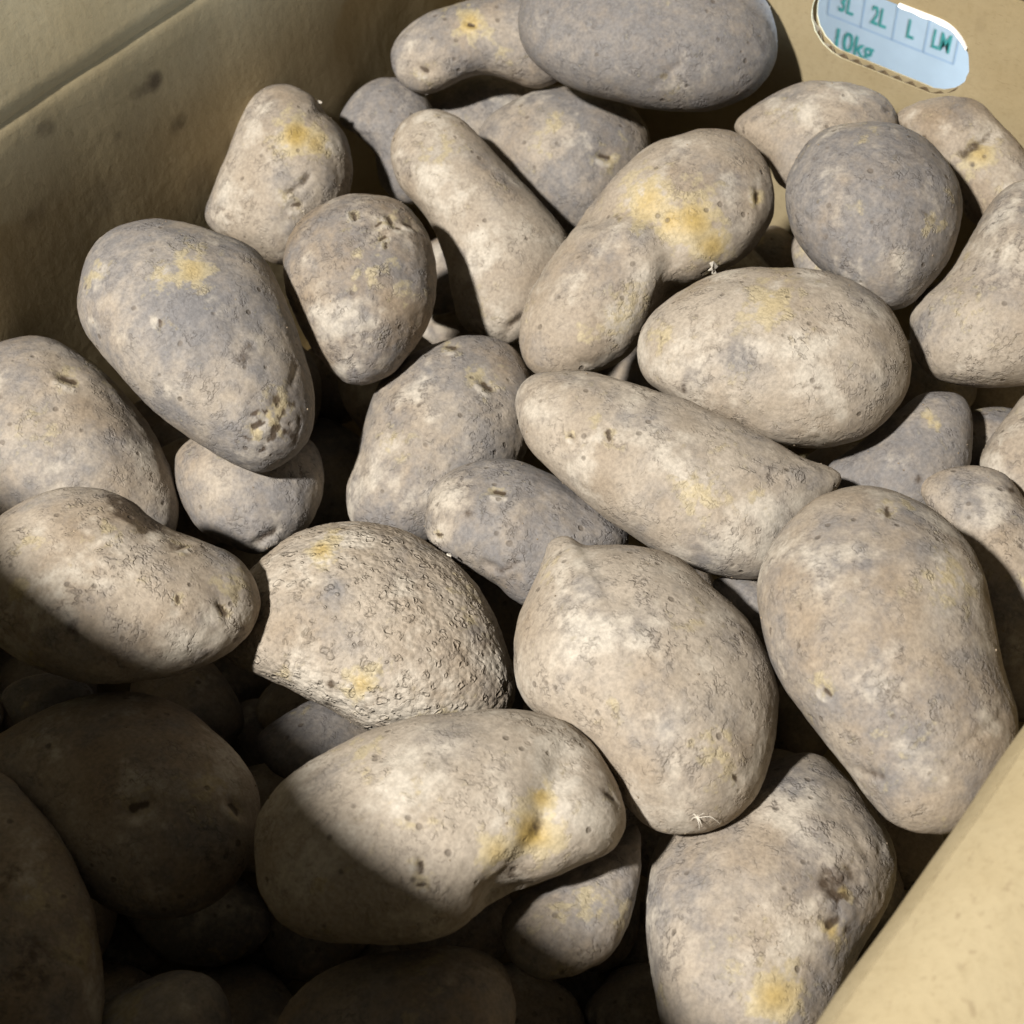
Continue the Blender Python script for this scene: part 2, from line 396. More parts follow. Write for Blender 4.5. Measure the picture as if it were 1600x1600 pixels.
# ------------------------------------------------------------------ potatoes
def perm_noise(P, seed):
    """3-D gradient noise on an (n,3) array"""
    rg = np.random.RandomState(seed); perm = rg.permutation(256); perm = np.concatenate([perm, perm, perm])
    G = rg.normal(size=(256, 3)); G /= np.linalg.norm(G, axis=1)[:, None]
    i = np.floor(P).astype(int); f = P - i; u = f * f * f * (f * (f * 6 - 15) + 10); i &= 255
    out = 0
    for dx in (0, 1):
        for dy in (0, 1):
            for dz in (0, 1):
                h = perm[perm[perm[(i[:, 0] + dx) & 255] + ((i[:, 1] + dy) & 255)] + ((i[:, 2] + dz) & 255)]
                g = G[h]; d = f - np.array([dx, dy, dz])
                wx = u[:, 0] if dx else 1 - u[:, 0]; wy = u[:, 1] if dy else 1 - u[:, 1]; wz = u[:, 2] if dz else 1 - u[:, 2]
                out = out + wx * wy * wz * (g * d).sum(1)
    return out

def closed_spline(pts, n):
    """periodic Catmull-Rom through pts, resampled evenly to n points, lightly smoothed"""
    P = np.array(pts, float); m = len(P); dense = []
    for i in range(m):
        p0, p1, p2, p3 = P[(i - 1) % m], P[i], P[(i + 1) % m], P[(i + 2) % m]
        for s in np.linspace(0, 1, 16, endpoint=False):
            dense.append(0.5 * (2 * p1 + (p2 - p0) * s + (2 * p0 - 5 * p1 + 4 * p2 - p3) * s ** 2 + (3 * p1 - p0 - 3 * p2 + p3) * s ** 3))
    D = np.array(dense)
    for _ in range(10): D = 0.5 * D + 0.25 * (np.roll(D, 1, 0) + np.roll(D, -1, 0))
    L = np.concatenate([[0], np.cumsum(np.linalg.norm(np.roll(D, -1, 0) - D, axis=1))]); D2 = np.vstack([D, D[:1]])
    s = np.linspace(0, L[-1], n, endpoint=False)
    return np.stack([np.interp(s, L, D2[:, 0]), np.interp(s, L, D2[:, 1])], 1)

def inflate(B, M=18):
    """swell of a body with outline B (n,2): solves the membrane over it, returns q(ring, k) with h^2 = q (1 - rho^2)"""
    n = len(B); C = B.mean(0)
    rho = np.sin(np.linspace(0, 1, M + 1) * math.pi / 2)
    pts = [C[None]] + [C + r * (B - C) for r in rho[1:]]
    X = np.vstack(pts); T = []
    k = np.arange(n); k2 = (k + 1) % n
    T.append(np.stack([np.zeros(n, int), 1 + k, 1 + k2], 1))
    for r in range(1, M):
        a, b = 1 + (r - 1) * n, 1 + r * n
        T.append(np.stack([a + k, b + k, b + k2], 1)); T.append(np.stack([a + k, b + k2, a + k2], 1))
    T = np.vstack(T); p = X[T]; N = len(X)
    e = np.stack([p[:, 2] - p[:, 1], p[:, 0] - p[:, 2], p[:, 1] - p[:, 0]], 1)
    ar = np.abs(e[:, 0, 0] * e[:, 1, 1] - e[:, 0, 1] * e[:, 1, 0]) / 2 + 1e-12
    K = np.zeros((N, N)); rhs = np.zeros(N)
    for i in range(3):
        np.add.at(rhs, T[:, i], ar / 3)
        for j in range(3): np.add.at(K, (T[:, i], T[:, j]), (e[:, i] * e[:, j]).sum(1) / (4 * ar))
    ni = 1 + (M - 1) * n
    u = np.linalg.solve(K[:ni, :ni], rhs[:ni])
    q = np.zeros((M + 1, n)); q[0] = u[0]
    for r in range(1, M): q[r] = u[1 + (r - 1) * n:1 + r * n] / (1 - rho[r] ** 2)
    q[M] = 2 * q[M - 1] - q[M - 2]; q[M] = np.maximum(q[M], q[M - 1] * 0.5)
    cen = X - C; w_, _ = np.linalg.eigh(np.cov((B - C).T)); b2, a2 = w_
    kf = 0.95 * math.sqrt((a2 + b2) / (2 * a2))
    return C, 4 * q * kf * kf

NS, MF, MB = 160, 56, 26
class Spud: pass
def build_spud(d, idx, level=0.0):
    """d: outline in photo pixels, swell, tilt and marks -> vertices in world metres at the distance of the pile"""
    ol = np.array(d['o'], float); cpx = ol.mean(0)
    lift = d.get('h', 0.0)
    c = on_z(cpx[0], cpx[1], ZP - 0.026 + lift + level)
    dirc = unit(c - CAM); Zc = np.linalg.norm(c - CAM)
    ex = np.cross(dirc, [0, 0, 1]); ex = unit(ex); ey = np.cross(ex, dirc)
    def to2d(P):
        P = np.atleast_2d(np.array(P, float)); r = ray(P[:, 0], P[:, 1]); r = r * (Zc / (r @ dirc))[:, None]
        return np.stack([r @ ex, r @ ey], 1)
    B64 = closed_spline(to2d(ol), 64); Bf = closed_spline(to2d(ol), NS)
    C, q = inflate(B64)
    # resample q to the fine mesh
    th64 = np.arange(65) / 64; thf = np.arange(NS) / NS
    def qat(phi):
        r = phi / (math.pi / 2) * 18; r0 = min(int(r), 17); f = r - r0
        row = q[r0] * (1 - f) + q[r0 + 1] * f
        return np.interp(thf, th64, np.append(row, row[0]))
    for _ in range(2): q[1:-1] = 0.5 * q[1:-1] + 0.25 * (np.roll(q[1:-1], 1, 1) + np.roll(q[1:-1], -1, 1))
    tx, ty = d.get('t', (0.0, 0.38)); sw = d.get('sw', 1.0); bk = d.get('bk', 1.0)
    phs_f = np.linspace(0, math.pi / 2, MF + 1); phs_b = np.linspace(math.pi / 2, 0, MB + 1)[1:]
    rows = [(p, -1) for p in phs_f[1:]] + [(p, 1) for p in phs_b[:-1]]
    xy_all = [C[None]]; h_all = [-np.sqrt(q[0].mean())[None] * sw]
    for (p, s) in rows:
        rho = math.sin(p); xy = C + rho * (Bf - C); h = np.sqrt(np.maximum(qat(p), 0)) * math.cos(p) * s * (sw if s < 0 else sw * bk)
        xy_all.append(xy); h_all.append(h)
    xy_all.append(C[None]); h_all.append(np.sqrt(q[0].mean())[None] * sw * bk)
    xy = np.vstack(xy_all); h = np.concatenate(h_all)
    dep = h + tx * (xy[:, 0] - C[0]) + ty * (xy[:, 1] - C[1])
    k = np.arange(NS); k2 = (k + 1) % NS; nr = len(rows)
    Q = []; T3 = [np.stack([np.zeros(NS, int), 1 + k2, 1 + k], 1)]
    for r in range(nr - 1):
        a, b = 1 + r * NS, 1 + (r + 1) * NS; Q.append(np.stack([a + k, a + k2, b + k2, b + k], 1))
    last = 1 + nr * NS; T3.append(np.stack([np.full(NS, last), last - NS + k, last - NS + k2], 1))
    Q = np.vstack(Q); T3 = np.vstack(T3)
    loc = np.outer(xy[:, 0], ex) + np.outer(xy[:, 1], ey) + np.outer(dep, dirc)
    front = np.zeros(len(loc), bool); front[:1 + MF * NS] = True
    # ---- surface relief
    def normals(P):
        n = np.zeros_like(P)
        a = np.cross(P[Q[:, 2]] - P[Q[:, 0]], P[Q[:, 3]] - P[Q[:, 1]])
        for j in range(4): np.add.at(n, Q[:, j], a)
        a = np.cross(P[T3[:, 1]] - P[T3[:, 0]], P[T3[:, 2]] - P[T3[:, 0]])
        for j in range(3): np.add.at(n, T3[:, j], a)
        n /= np.linalg.norm(n, axis=1)[:, None] + 1e-12
        cen = P.mean(0)
        if ((P - cen) * n).sum() < 0: n = -n
        return n
    nrm = normals(loc); seed = idx * 13 + 5
    rough = d.get('rough', 1.0)
    disp = 0.0013 * rough * perm_noise(loc / 0.026 + seed, seed) + 0.0007 * rough * perm_noise(loc / 0.012 + seed, seed + 1)
    disp += 0.00032 * rough * perm_noise(loc / 0.0050 + seed, seed + 2) + 0.00022 * (rough + d.get('wart', 0) * 2.0) * perm_noise(loc / 0.0024 + seed, seed + 3)
    stain = np.zeros((len(loc), 4), np.float32); stain[:, 3] = 1
    skin = np.zeros((len(loc), 4), np.float32); skin[:, 3] = 1
    def fbm(sc, k, oc=3):
        a, out = 1.0, 0
        for o_ in range(oc): out = out + a * perm_noise(loc / sc * 2 ** o_ + seed * 1.7 + 11 * k, seed + 20 + k); a *= 0.55
        return out
    tone = d.get('tone', 0.5)
    stain[:, 2] = np.clip(0.30 + (tone - 0.45) * 2.3 + 0.72 * fbm(0.026, 1, 5), 0, 0.8)
    skin[:, 0] = np.clip(0.22 + 1.15 * fbm(0.022, 2, 4) - (tone - 0.45) * 1.2, 0, 1)
    skin[:, 1] = np.clip((0.46 + 1.2 * fbm(0.012, 3, 3)) * (0.35 + 0.9 * d.get('wrk', 0.4)), 0, 1)
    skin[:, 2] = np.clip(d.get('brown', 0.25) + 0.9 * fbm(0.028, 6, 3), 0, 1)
    stain[:, 0] = np.clip(1.5 * fbm(0.034, 4, 4) - 0.42, 0, 0.40)
    stain[:, 1] = np.clip(1.6 * fbm(0.016, 5, 4) - 0.75, 0, 0.5)
    pxm = 1.0 / FPX * Zc
    wob = 0.35 * perm_noise(loc / 0.006 + 3, seed + 4)
    fr = front.astype(float)
    def blob(x, y, r, soft=1.0):
        p = to2d([(x, y)])[0]; dd = np.linalg.norm(xy - p, axis=1) / (r * pxm); return np.exp(-(dd * (1 + wob * soft)) ** 2) * fr
    def seg(pts, r):
        P = to2d(pts); best = np.full(len(xy), 9e9)
        for a, b in zip(P[:-1], P[1:]):
            ab = b - a; tt = np.clip(((xy - a) @ ab) / (ab @ ab), 0, 1); best = np.minimum(best, np.linalg.norm(xy - a - tt[:, None] * ab, axis=1))
        return np.exp(-(best / (r * pxm) * (1 + 0.6 * wob)) ** 2) * fr
    for (x, y, r, a) in d.get('p', ()): skin[:, 0] = np.maximum(skin[:, 0], a * blob(x, y, r, 1.4)); stain[:, 2] *= 1 - 0.8 * a * blob(x, y, r, 1.4)
    for (x, y, r, a) in d.get('y', ()): stain[:, 0] = np.maximum(stain[:, 0], a * blob(x, y, r, 1.4))
    for (x, y, r, a) in d.get('g', ()): stain[:, 2] = np.maximum(stain[:, 2], a * blob(x, y, r, 1.4))
    for (x, y, r, a) in d.get('d', ()): stain[:, 1] = np.maximum(stain[:, 1], a * blob(x, y, r, 1.6))
    for (x, y, r) in d.get('e', ()):          # eyes: a pit with a raised brow and a rubbed patch round it
        an = (x * 0.37 + y * 0.73) % 2.2 - 0.6; ca, sa = math.cos(an) * r, math.sin(an) * r
        pit = seg([(x - ca, y - sa), (x + 0.2 * sa, y - 0.2 * ca), (x + ca, y + sa)], r * 0.62)
        brow = seg([(x - 1.1 * ca - 1.3 * sa, y - 1.1 * sa + 1.3 * ca), (x - 1.5 * sa, y + 1.5 * ca), (x + 1.1 * ca - 1.3 * sa, y + 1.1 * sa + 1.3 * ca)], r * 0.7)
        disp = disp - r * pxm * (0.42 * pit + 0.22 * blob(x, y, r * 2.2, 0.5)) + 0.22 * r * pxm * brow
        stain[:, 1] = np.maximum(stain[:, 1], 1.05 * seg([(x - 0.7 * ca, y - 0.7 * sa), (x + 0.7 * ca, y + 0.7 * sa)], r * 0.5)); stain[:, 0] = np.maximum(stain[:, 0], 0.42 * blob(x, y, r * 2.2)); skin[:, 0] = np.maximum(skin[:, 0], 0.8 * brow)
    for (pts, r, a, dk) in d.get('c', ()):    # creases, cracks, valleys
        s_ = seg(pts, r); disp = disp - a * r * pxm * s_; stain[:, 1] = np.maximum(stain[:, 1], dk * s_)
    for (pts, r, a) in d.get('b', ()):        # ridges and swellings
        disp = disp + a * r * pxm * seg(pts, r)
    for (x, y, r) in d.get('scar', ()):       # torn, flaky scar
        z_ = blob(x, y, r, 0.6); n_ = perm_noise(loc / 0.0032 + 9, seed + 6)
        disp = disp + z_ * (n_ * 0.0015 - 0.0004); stain[:, 1] = np.maximum(stain[:, 1], np.clip(z_ * 1.4, 0, 1) * np.clip(n_ * -3.2 + 0.15, 0, 1.0))
        stain[:, 0] = np.maximum(stain[:, 0], z_ * np.clip(perm_noise(loc / 0.006 + 4, seed + 8) * 2.2, 0, 0.8))
    P = loc + nrm * disp[:, None]
    o = Spud(); o.rel = P + dirc * Zc          # as seen from the camera, at the distance of the pile
    o.stain = stain; o.skin = skin; o.Q = Q; o.T3 = T3; o.front = front; o.d = d
    return o

G_ = 'potatoes heaped in the carton'
# name: outline in photo pixels, tilt t, swell sw, marks: y yellow, g grey, d dark, e eyes, c creases, b bulges
SP = {}
def spud(key, label, o, **k): SP[key] = dict(o=o, label=label, **k)
spud('forked', 'knobbly potato with a yellow pinched waist, lying across the shadow edge at bottom centre',
     [(397,1310),(405,1265),(440,1215),(500,1175),(580,1140),(660,1115),(740,1105),(810,1103),(870,1120),(910,1145),(945,1188),(970,1240),(974,1285),(952,1328),(900,1354),(840,1378),(780,1402),(730,1438),(680,1463),(600,1470),(520,1470),(450,1447),(410,1395),(398,1350)],
     h=0.012, brown=0.0, tone=0.30, p=[(905,1275,42,.95),(640,1200,70,.5)], y=[(828,1305,44,1.0),(842,1240,28,.9),(560,1180,40,.4),(770,1330,36,.75),(640,1230,40,.3)], d=[(835,1290,13,.75),(800,1372,28,.6),(905,1150,20,.6)], c=[([(875,1190),(846,1250),(838,1310),(815,1350),(770,1400)],30,.62,0.12),([(842,1270),(836,1305)],8,.5,.7)],  # low tone and wide pale blob put a highlight into the skin colour
     e=[(660,1350,9),(948,1245,9),(660,1375,6)], g=[(945,1250,22,.6),(700,1160,60,.5)])
spud('tall', 'large smooth potato with a diagonal crease, close to the bright carton flap at right',
     [(1183,920),(1192,870),(1220,820),(1270,775),(1330,752),(1390,755),(1450,780),(1500,822),(1535,875),(1552,950),(1566,1040),(1587,1120),(1580,1190),(1548,1245),(1500,1284),(1450,1293),(1400,1277),(1360,1242),(1310,1182),(1260,1120),(1215,1050),(1193,985)],
     h=0.006, brown=0.40, tone=0.50, rough=.8, e=[(1388,797,9),(1298,1077,8)], c=[([(1468,1178),(1500,1158),(1560,1112)],5,.55,.45),([(1345,1195),(1375,1202)],8,.7,.6),([(1255,950),(1261,968)],4,.5,.5)], y=[(1480,912,42,.55),(1298,1065,26,.5),(1400,1150,60,.25)], g=[(1350,880,45,.7),(1440,860,50,.7),(1220,1000,40,.5)])
spud('nub', 'pear shaped pale potato with a pointed nub at its top left, centre of the heap',
     [(853,845),(868,834),(886,834),(910,848),(960,846),(1020,851),(1070,872),(1110,907),(1160,952),(1195,1012),(1212,1080),(1205,1160),(1182,1228),(1140,1273),(1085,1293),(1030,1291),(990,1267),(958,1222),(915,1168),(865,1130),(822,1098),(804,1050),(806,980),(820,930),(836,892),(846,864)],
     h=0.006, brown=0.12, tone=0.40, wrk=.7, d=[(875,858,7,1.0),(850,968,9,.5)], c=[([(870,862),(880,855)],6,.6,.6)], g=[(920,920,35,.7),(1000,980,50,.5),(1140,1000,40,.45)], y=[(1080,960,40,.3)], e=[(1140,1205,6)])
spud('spindle', 'long spindle shaped pale potato lying diagonally across the middle of the heap',
     [(803,640),(808,605),(832,580),(875,573),(930,580),(990,597),(1060,620),(1130,650),(1190,680),(1245,712),(1298,732),(1312,752),(1280,795),(1240,850),(1200,893),(1160,898),(1100,888),(1040,868),(980,833),(920,786),(870,746),(830,708),(811,675)],
     h=0.0, t=(0.05,0.30), brown=0.15, tone=0.42, e=[(953,680,9),(895,681,6)], y=[(1090,770,46,.55),(935,655,22,.4),(1130,690,30,.3)], g=[(1190,735,30,.5),(1100,870,60,.7),(920,600,40,.4)], d=[(1192,740,11,.5),(1100,722,10,.3)], c=[([(1050,735),(1075,738),(1100,745)],4,.4,.3),([(1180,735),(1200,745)],5,.4,.35)])
spud('oval', 'broad oval potato with pale yellow and grey blotches, right of the centre',
     [(998,560),(1002,520),(1030,480),(1080,442),(1140,421),(1210,414),(1280,418),(1340,437),(1386,470),(1415,520),(1424,570),(1411,620),(1372,665),(1320,690),(1260,698),(1205,688),(1150,668),(1090,645),(1040,617),(1010,592)],
     brown=0.10, tone=0.36, y=[(1205,478,50,.6),(1040,530,26,.5),(1150,590,22,.35)], g=[(1160,560,45,.75),(1360,460,50,.6),(1090,590,35,.5)], d=[(1070,605,12,.5),(1190,565,10,.4)], c=[([(1230,605),(1260,600),(1285,605)],4,.4,.4),([(1240,610),(1255,605)],5,.4,.4)], wrk=.6)
spud('leftlit', 'potato at the left edge, upper half lit and lower half in shadow, brown pitted tip',
     [(-45,860),(-15,812),(40,775),(100,758),(160,760),(205,778),(250,818),(320,848),(368,872),(398,915),(398,965),(362,1013),(300,1040),(230,1060),(150,1066),(80,1052),(15,1020),(-45,975),(-62,915)],
     h=0.004, tone=0.42, brown=.35, wrk=.7, e=[(280,853,8),(342,950,10),(272,935,6)], d=[(205,797,28,1.3),(232,815,24,1.3),(180,785,18,.9),(372,930,26,.45),(120,980,16,.5),(255,835,10,.5)], y=[(30,920,26,.5),(360,920,34,.45),(225,805,30,.5)])
spud('warty', 'warty potato covered with corky rings, left of the centre',
     [(362,915),(392,882),(430,850),(480,821),(540,810),(600,815),(660,840),(710,875),(750,920),(780,980),(797,1050),(790,1105),(735,1132),(640,1142),(572,1136),(530,1112),(480,1088),(425,1064),(372,1042),(342,1005),(344,955)],
     h=0.0, wart=1.0, brown=0.25, tone=0.36, wrk=.3, y=[(505,862,24,.9),(520,840,18,.7),(565,1062,28,.8),(590,1040,20,.5)], d=[(520,1062,7,.8),(518,1092,8,.8),(570,1095,10,.6)], g=[(525,925,32,.8),(735,985,25,.6)])
spud('small_eyed', 'small grey potato with dark eyes on its blunt end, left of the spindle potato',
     [(662,812),(670,767),(700,736),(745,718),(800,717),(850,735),(900,763),(955,797),(985,840),(950,880),(890,915),(855,938),(815,942),(770,908),(720,880),(676,852)],
     tone=0.72, brown=.35, wrk=.9, p=[(700,775,38,.9),(690,830,26,.7)], e=[(782,768,9),(690,835,6)], d=[(702,782,9,.6),(722,768,12,.5),(735,805,8,.6),(685,790,5,.6)], c=[([(760,880),(785,890),(805,880)],8,.55,.5)], b=[([(770,895),(800,888)],8,.4)], g=[(720,770,30,.6),(880,800,60,.6)])  # grey blob at the right paints in the shade that falls there
spud('blue', 'large blue-grey potato with a torn scar at its lower end, beside the shaded side',
     [(117,465),(124,420),(145,376),(180,349),(232,338),(290,345),(345,360),(398,386),(430,430),(455,490),(475,560),(487,622),(481,672),(455,710),(410,731),(360,717),(300,682),(250,646),(200,601),(152,547),(125,503)],
     h=0.004, tone=0.60, brown=.05, rough=.9, g=[(300,480,130,1.0),(230,370,60,.5),(370,560,70,.5)], y=[(300,425,34,.75),(260,432,26,.55),(430,630,30,.6)], d=[(255,505,9,.5),(375,550,26,.45),(250,490,8,.5)], scar=[(420,655,50)], c=[([(458,570),(450,595)],5,.6,.5),([(385,640),(400,690),(440,712)],5,.35,.25)], e=[(252,505,6)])
spud('corner_dark', 'big mottled potato in the dark bottom left corner',
     [(-100,1290),(-60,1215),(0,1198),(50,1245),(100,1318),(140,1400),(158,1500),(158,1590),(125,1690),(30,1740),(-90,1700),(-140,1580),(-135,1420)],
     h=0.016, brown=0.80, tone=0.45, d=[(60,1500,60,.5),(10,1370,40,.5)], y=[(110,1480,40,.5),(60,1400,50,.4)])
spud('scabby', 'potato with scabby dark marks on its right shoulder, bottom right beside the carton flap',
     [(1008,1400),(1014,1345),(1040,1300),(1090,1262),(1150,1228),(1205,1182),(1255,1168),(1300,1180),(1350,1230),(1388,1290),(1403,1350),(1390,1420),(1352,1470),(1322,1530),(1300,1600),(1250,1680),(1150,1705),(1080,1670),(1040,1600),(1017,1500)],
     h=0.010, brown=0.22, tone=0.50, wrk=.7, scar=[(1310,1388,34),(1300,1450,22)], c=[([(1340,1320),(1352,1342),(1372,1338),(1378,1318)],6,.45,.45),([(1290,1370),(1300,1385),(1330,1375)],8,.3,.5)], y=[(1210,1545,46,.85),(1150,1510,36,.4),(1295,1452,22,.8)], d=[(1300,1385,30,.75),(1325,1370,20,.7)], g=[(1180,1400,60,.4),(1140,1300,40,.5)])
spud('bent', 'long stepped potato with a golden yellow patch in its bend, upper centre',
     [(814,525),(820,480),(842,432),(872,392),(900,352),(930,307),(970,262),(1012,224),(1060,203),(1112,193),(1162,207),(1200,247),(1216,302),(1202,355),(1165,402),(1110,432),(1055,462),(1012,512),(975,556),(930,578),(880,590),(840,580),(820,556)],
     brown=0.40, tone=0.40, y=[(1010,315,46,.8),(1080,345,46,.9),(1110,385,34,.9),(1050,345,34,.9),(1180,312,14,.9),(990,470,40,.4),(970,500,30,.5)], g=[(1000,365,32,.7),(960,430,55,.5),(950,345,20,.5)], e=[(1182,308,8)], c=[([(930,335),(975,322),(1020,340),(1048,392),(1050,455)],24,.62,.0),([(895,545),(915,560)],6,.5,.5)], b=[([(985,375),(900,510)],50,.06)], d=[(960,335,9,.5),(985,345,8,.4),(1150,330,8,.4)])
spud('egg', 'egg shaped potato with pitted net skin and a cluster of eyes, upper left',
     [(442,412),(450,370),(480,332),(530,304),(580,300),(630,315),(665,355),(682,410),(681,460),(664,512),(638,555),(602,588),(555,598),(508,568),(472,518),(450,465)],
     h=0.018, brown=1.0, tone=0.55, wrk=1.0, rough=1.2, e=[(608,345,7),(590,352,6),(598,372,6),(640,352,7),(553,340,6),(602,385,5),(622,358,5)], g=[(500,340,40,.5)], y=[(600,400,40,.3),(630,460,30,.4)])
spud('mid_hump', 'humped grey-beige potato with a deep eye at its upper right, behind the small eyed potato',
     [(555,725),(566,668),(584,614),(612,577),(650,546),(700,526),(760,522),(800,540),(828,580),(838,640),(822,705),(790,752),(740,792),(700,832),(645,846),(588,840),(550,812),(542,770)],
     brown=0.45, tone=0.58, wrk=.7, e=[(760,602,10),(705,542,8)], y=[(745,590,26,.5),(700,540,20,.5),(620,690,30,.4)], g=[(700,650,60,.5),(610,735,45,.6)], p=[(610,695,30,.6)])
spud('round_grey', 'round dark grey potato with scratches, upper right',
     [(1226,307),(1232,265),(1260,221),(1300,196),(1350,187),(1400,192),(1450,215),(1485,255),(1503,302),(1501,350),(1485,402),(1455,442),(1415,475),(1375,478),(1325,450),(1270,405),(1240,362)],
     h=0.004, tone=0.66, wrk=.6, g=[(1300,380,70,.6),(1260,290,50,.5)], y=[(1340,325,14,.4)], d=[(1292,368,6,.7),(1425,245,20,.45),(1470,270,10,.4)], c=[([(1248,330),(1270,345),(1288,346)],4,.5,.3),([(1370,355),(1410,340)],4,.4,.35),([(1440,330),(1465,345)],5,.4,.4)])
spud('saddle', 'saddle shaped pale potato cut by the right edge of the picture',
     [(1640,272),(1600,275),(1566,293),(1535,336),(1510,382),(1470,438),(1430,470),(1423,520),(1440,568),(1482,593),(1540,600),(1605,598),(1690,590),(1750,530),(1765,430),(1740,335),(1695,285)],
     h=0.024, tone=0.46, wrk=.9, y=[(1510,480,40,.4)], g=[(1560,440,50,.5)], d=[(1560,400,14,.4)])
spud('bar', 'long pale potato slanting down to the right with a cracked lower end',
     [(606,235),(618,195),(648,171),(690,168),(732,190),(772,236),(820,286),(858,328),(890,375),(895,425),(870,475),(835,515),(795,532),(745,520),(715,492),(700,425),(680,362),(652,322),(620,288)],
     brown=0.15, tone=0.38, rough=.8, c=[([(785,520),(795,500),(825,480)],6,.6,.6)], d=[(810,490,12,.6),(788,250,8,.5)], y=[(690,235,40,.4),(745,470,40,.25)], g=[(640,260,30,.4)])
spud('finger_left', 'upright pointed potato with a yellow patch, leaning on the shaded carton side',
     [(322,340),(335,290),(360,220),(385,166),(415,136),(455,130),(490,148),(512,178),(540,210),(551,250),(548,292),(532,332),(485,385),(445,412),(400,395),(350,370)],
     t=(0,0.3), brown=0.30, tone=0.45, y=[(462,212,34,.95),(490,225,26,.8),(445,315,26,.4)], e=[(462,318,8)], c=[([(450,298),(470,288),(480,275)],6,.6,.5),([(338,332),(350,325),(365,318)],5,.5,.4),([(410,160),(425,150)],5,.3,.4),([(505,170),(470,200)],12,.3,.1)], b=[([(500,230),(500,260)],24,.12)], wrk=.6)
spud('top_dark', 'big dark grey potato on top of the heap at the far end',
     [(809,20),(815,62),(840,101),(890,136),(960,156),(1040,172),(1110,170),(1170,146),(1205,106),(1214,60),(1202,10),(1160,-40),(1080,-75),(960,-85),(865,-60),(822,-22)],
     h=0.012, tone=0.72, brown=.45, rough=.8, g=[(900,60,90,.6),(1060,80,110,.5)], c=[([(1020,132),(1040,112),(1062,98)],6,.4,.35)], d=[(835,68,8,.5),(1185,65,16,.4)], y=[(1045,140,24,.3)])
spud('finger_top', 'finger shaped potato with a yellow eye, tucked under the dark one in the far corner',
     [(611,90),(622,55),(662,25),(725,2),(795,-22),(860,-20),(890,40),(885,110),(840,138),(790,124),(740,118),(695,138),(655,146),(624,124)],
     t=(0,0.3), tone=0.60, y=[(735,38,26,.9),(760,55,20,.5)], e=[(736,38,6),(664,108,9)], wrk=.6)
spud('grey_eyed', 'grey potato with one brown eye, behind the stepped potato',
     [(748,205),(772,172),(825,142),(880,132),(940,140),(986,165),(1016,206),(1010,262),(982,310),(942,352),(900,366),(845,335),(795,285),(760,245)],
     tone=0.58, e=[(944,243,9)], y=[(950,250,20,.6),(815,165,12,.5)], g=[(800,200,50,.5)], d=[(1000,197,6,.7)])
spud('ledge', 'pale potato with a white scar line, against the far end below the hand hole',
     [(1148,195),(1188,157),(1240,131),(1290,124),(1342,130),(1382,150),(1402,188),(1385,235),(1335,280),(1270,300),(1222,290),(1200,252),(1170,225)],
     brown=0.35, tone=0.46, y=[(1230,170,30,.3)], d=[(1385,170,12,.5)], c=[([(1195,200),(1225,178),(1240,172)],4,.4,.3)])
spud('knob', 'pale potato with a rounded knob and a brown crease, in the far right corner',
     [(1400,187),(1430,161),(1482,150),(1532,160),(1572,198),(1605,240),(1645,290),(1640,345),(1570,365),(1518,345),(1495,300),(1450,235)],
     brown=0.45, tone=0.42, c=[([(1505,238),(1525,225),(1545,212)],10,.6,.7)], y=[(1530,240,30,.8),(1515,262,24,.5)], d=[(1525,226,12,.8),(1470,192,10,.5),(1445,213,6,.7),(1520,258,5,.6)])
spud('behind_tall', 'beige potato half hidden behind the large creased one, at the right edge',
     [(1438,760),(1462,737),(1500,728),(1535,727),(1572,742),(1605,780),(1655,850),(1680,960),(1665,1060),(1625,1120),(1575,1110),(1545,1000),(1510,880),(1460,810)],
     tone=0.50, wrk=.7, d=[(1580,766,7,.8)], g=[(1510,790,40,.6)])
spud('neck', 'dark grey potato with a thick neck, in a gap right of the centre',
     [(1290,735),(1338,695),(1400,645),(1440,614),(1490,611),(1516,635),(1521,685),(1515,735),(1490,790),(1420,815),(1340,785)],
     tone=0.72, rough=.7, y=[(1450,655,14,.7),(1465,665,10,.6)], d=[(1435,748,10,.7)])
spud('right_sliver', 'beige potato showing only its left side at the right edge of the picture',
     [(1530,735),(1545,690),(1575,650),(1605,612),(1660,610),(1700,670),(1690,760),(1640,800),(1580,790)], tone=0.46)
spud('under_scar', 'grey potato below the scarred blue-grey one, left of the dark gap',
     [(276,745),(282,700),(335,665),(420,660),(490,690),(508,750),(492,808),(450,850),(400,866),(350,846),(312,826),(288,790)],
     tone=0.56, wrk=.6, c=[([(398,848),(412,836),(428,828)],7,.7,.7)], b=[([(410,850),(430,842)],7,.5)])
spud('left_back', 'wide beige-grey potato with a pitted eye at the left edge, below the carton side',
     [(-85,650),(-62,575),(-10,532),(40,520),(90,530),(142,562),(192,612),(236,672),(266,742),(276,802),(255,845),(180,850),(90,835),(0,825),(-65,760)],
     brown=0.30, tone=0.52, e=[(107,592,12)], g=[(30,590,45,.7),(150,760,50,.4)], d=[(125,680,10,.5),(120,625,10,.4),(0,620,10,.5)], y=[(60,670,40,.3)])
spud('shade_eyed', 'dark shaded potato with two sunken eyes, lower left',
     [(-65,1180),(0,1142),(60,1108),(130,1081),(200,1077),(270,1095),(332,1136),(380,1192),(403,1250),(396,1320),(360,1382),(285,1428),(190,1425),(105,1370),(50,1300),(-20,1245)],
     brown=0.70, tone=0.45, rough=.9, e=[(216,1256,15),(360,1260,11)], c=[([(190,1265),(216,1278),(240,1265)],7,.5,.3)], y=[(310,1240,40,.5),(325,1215,24,.4)], d=[(330,1330,24,.5),(200,1090,9,.6)])
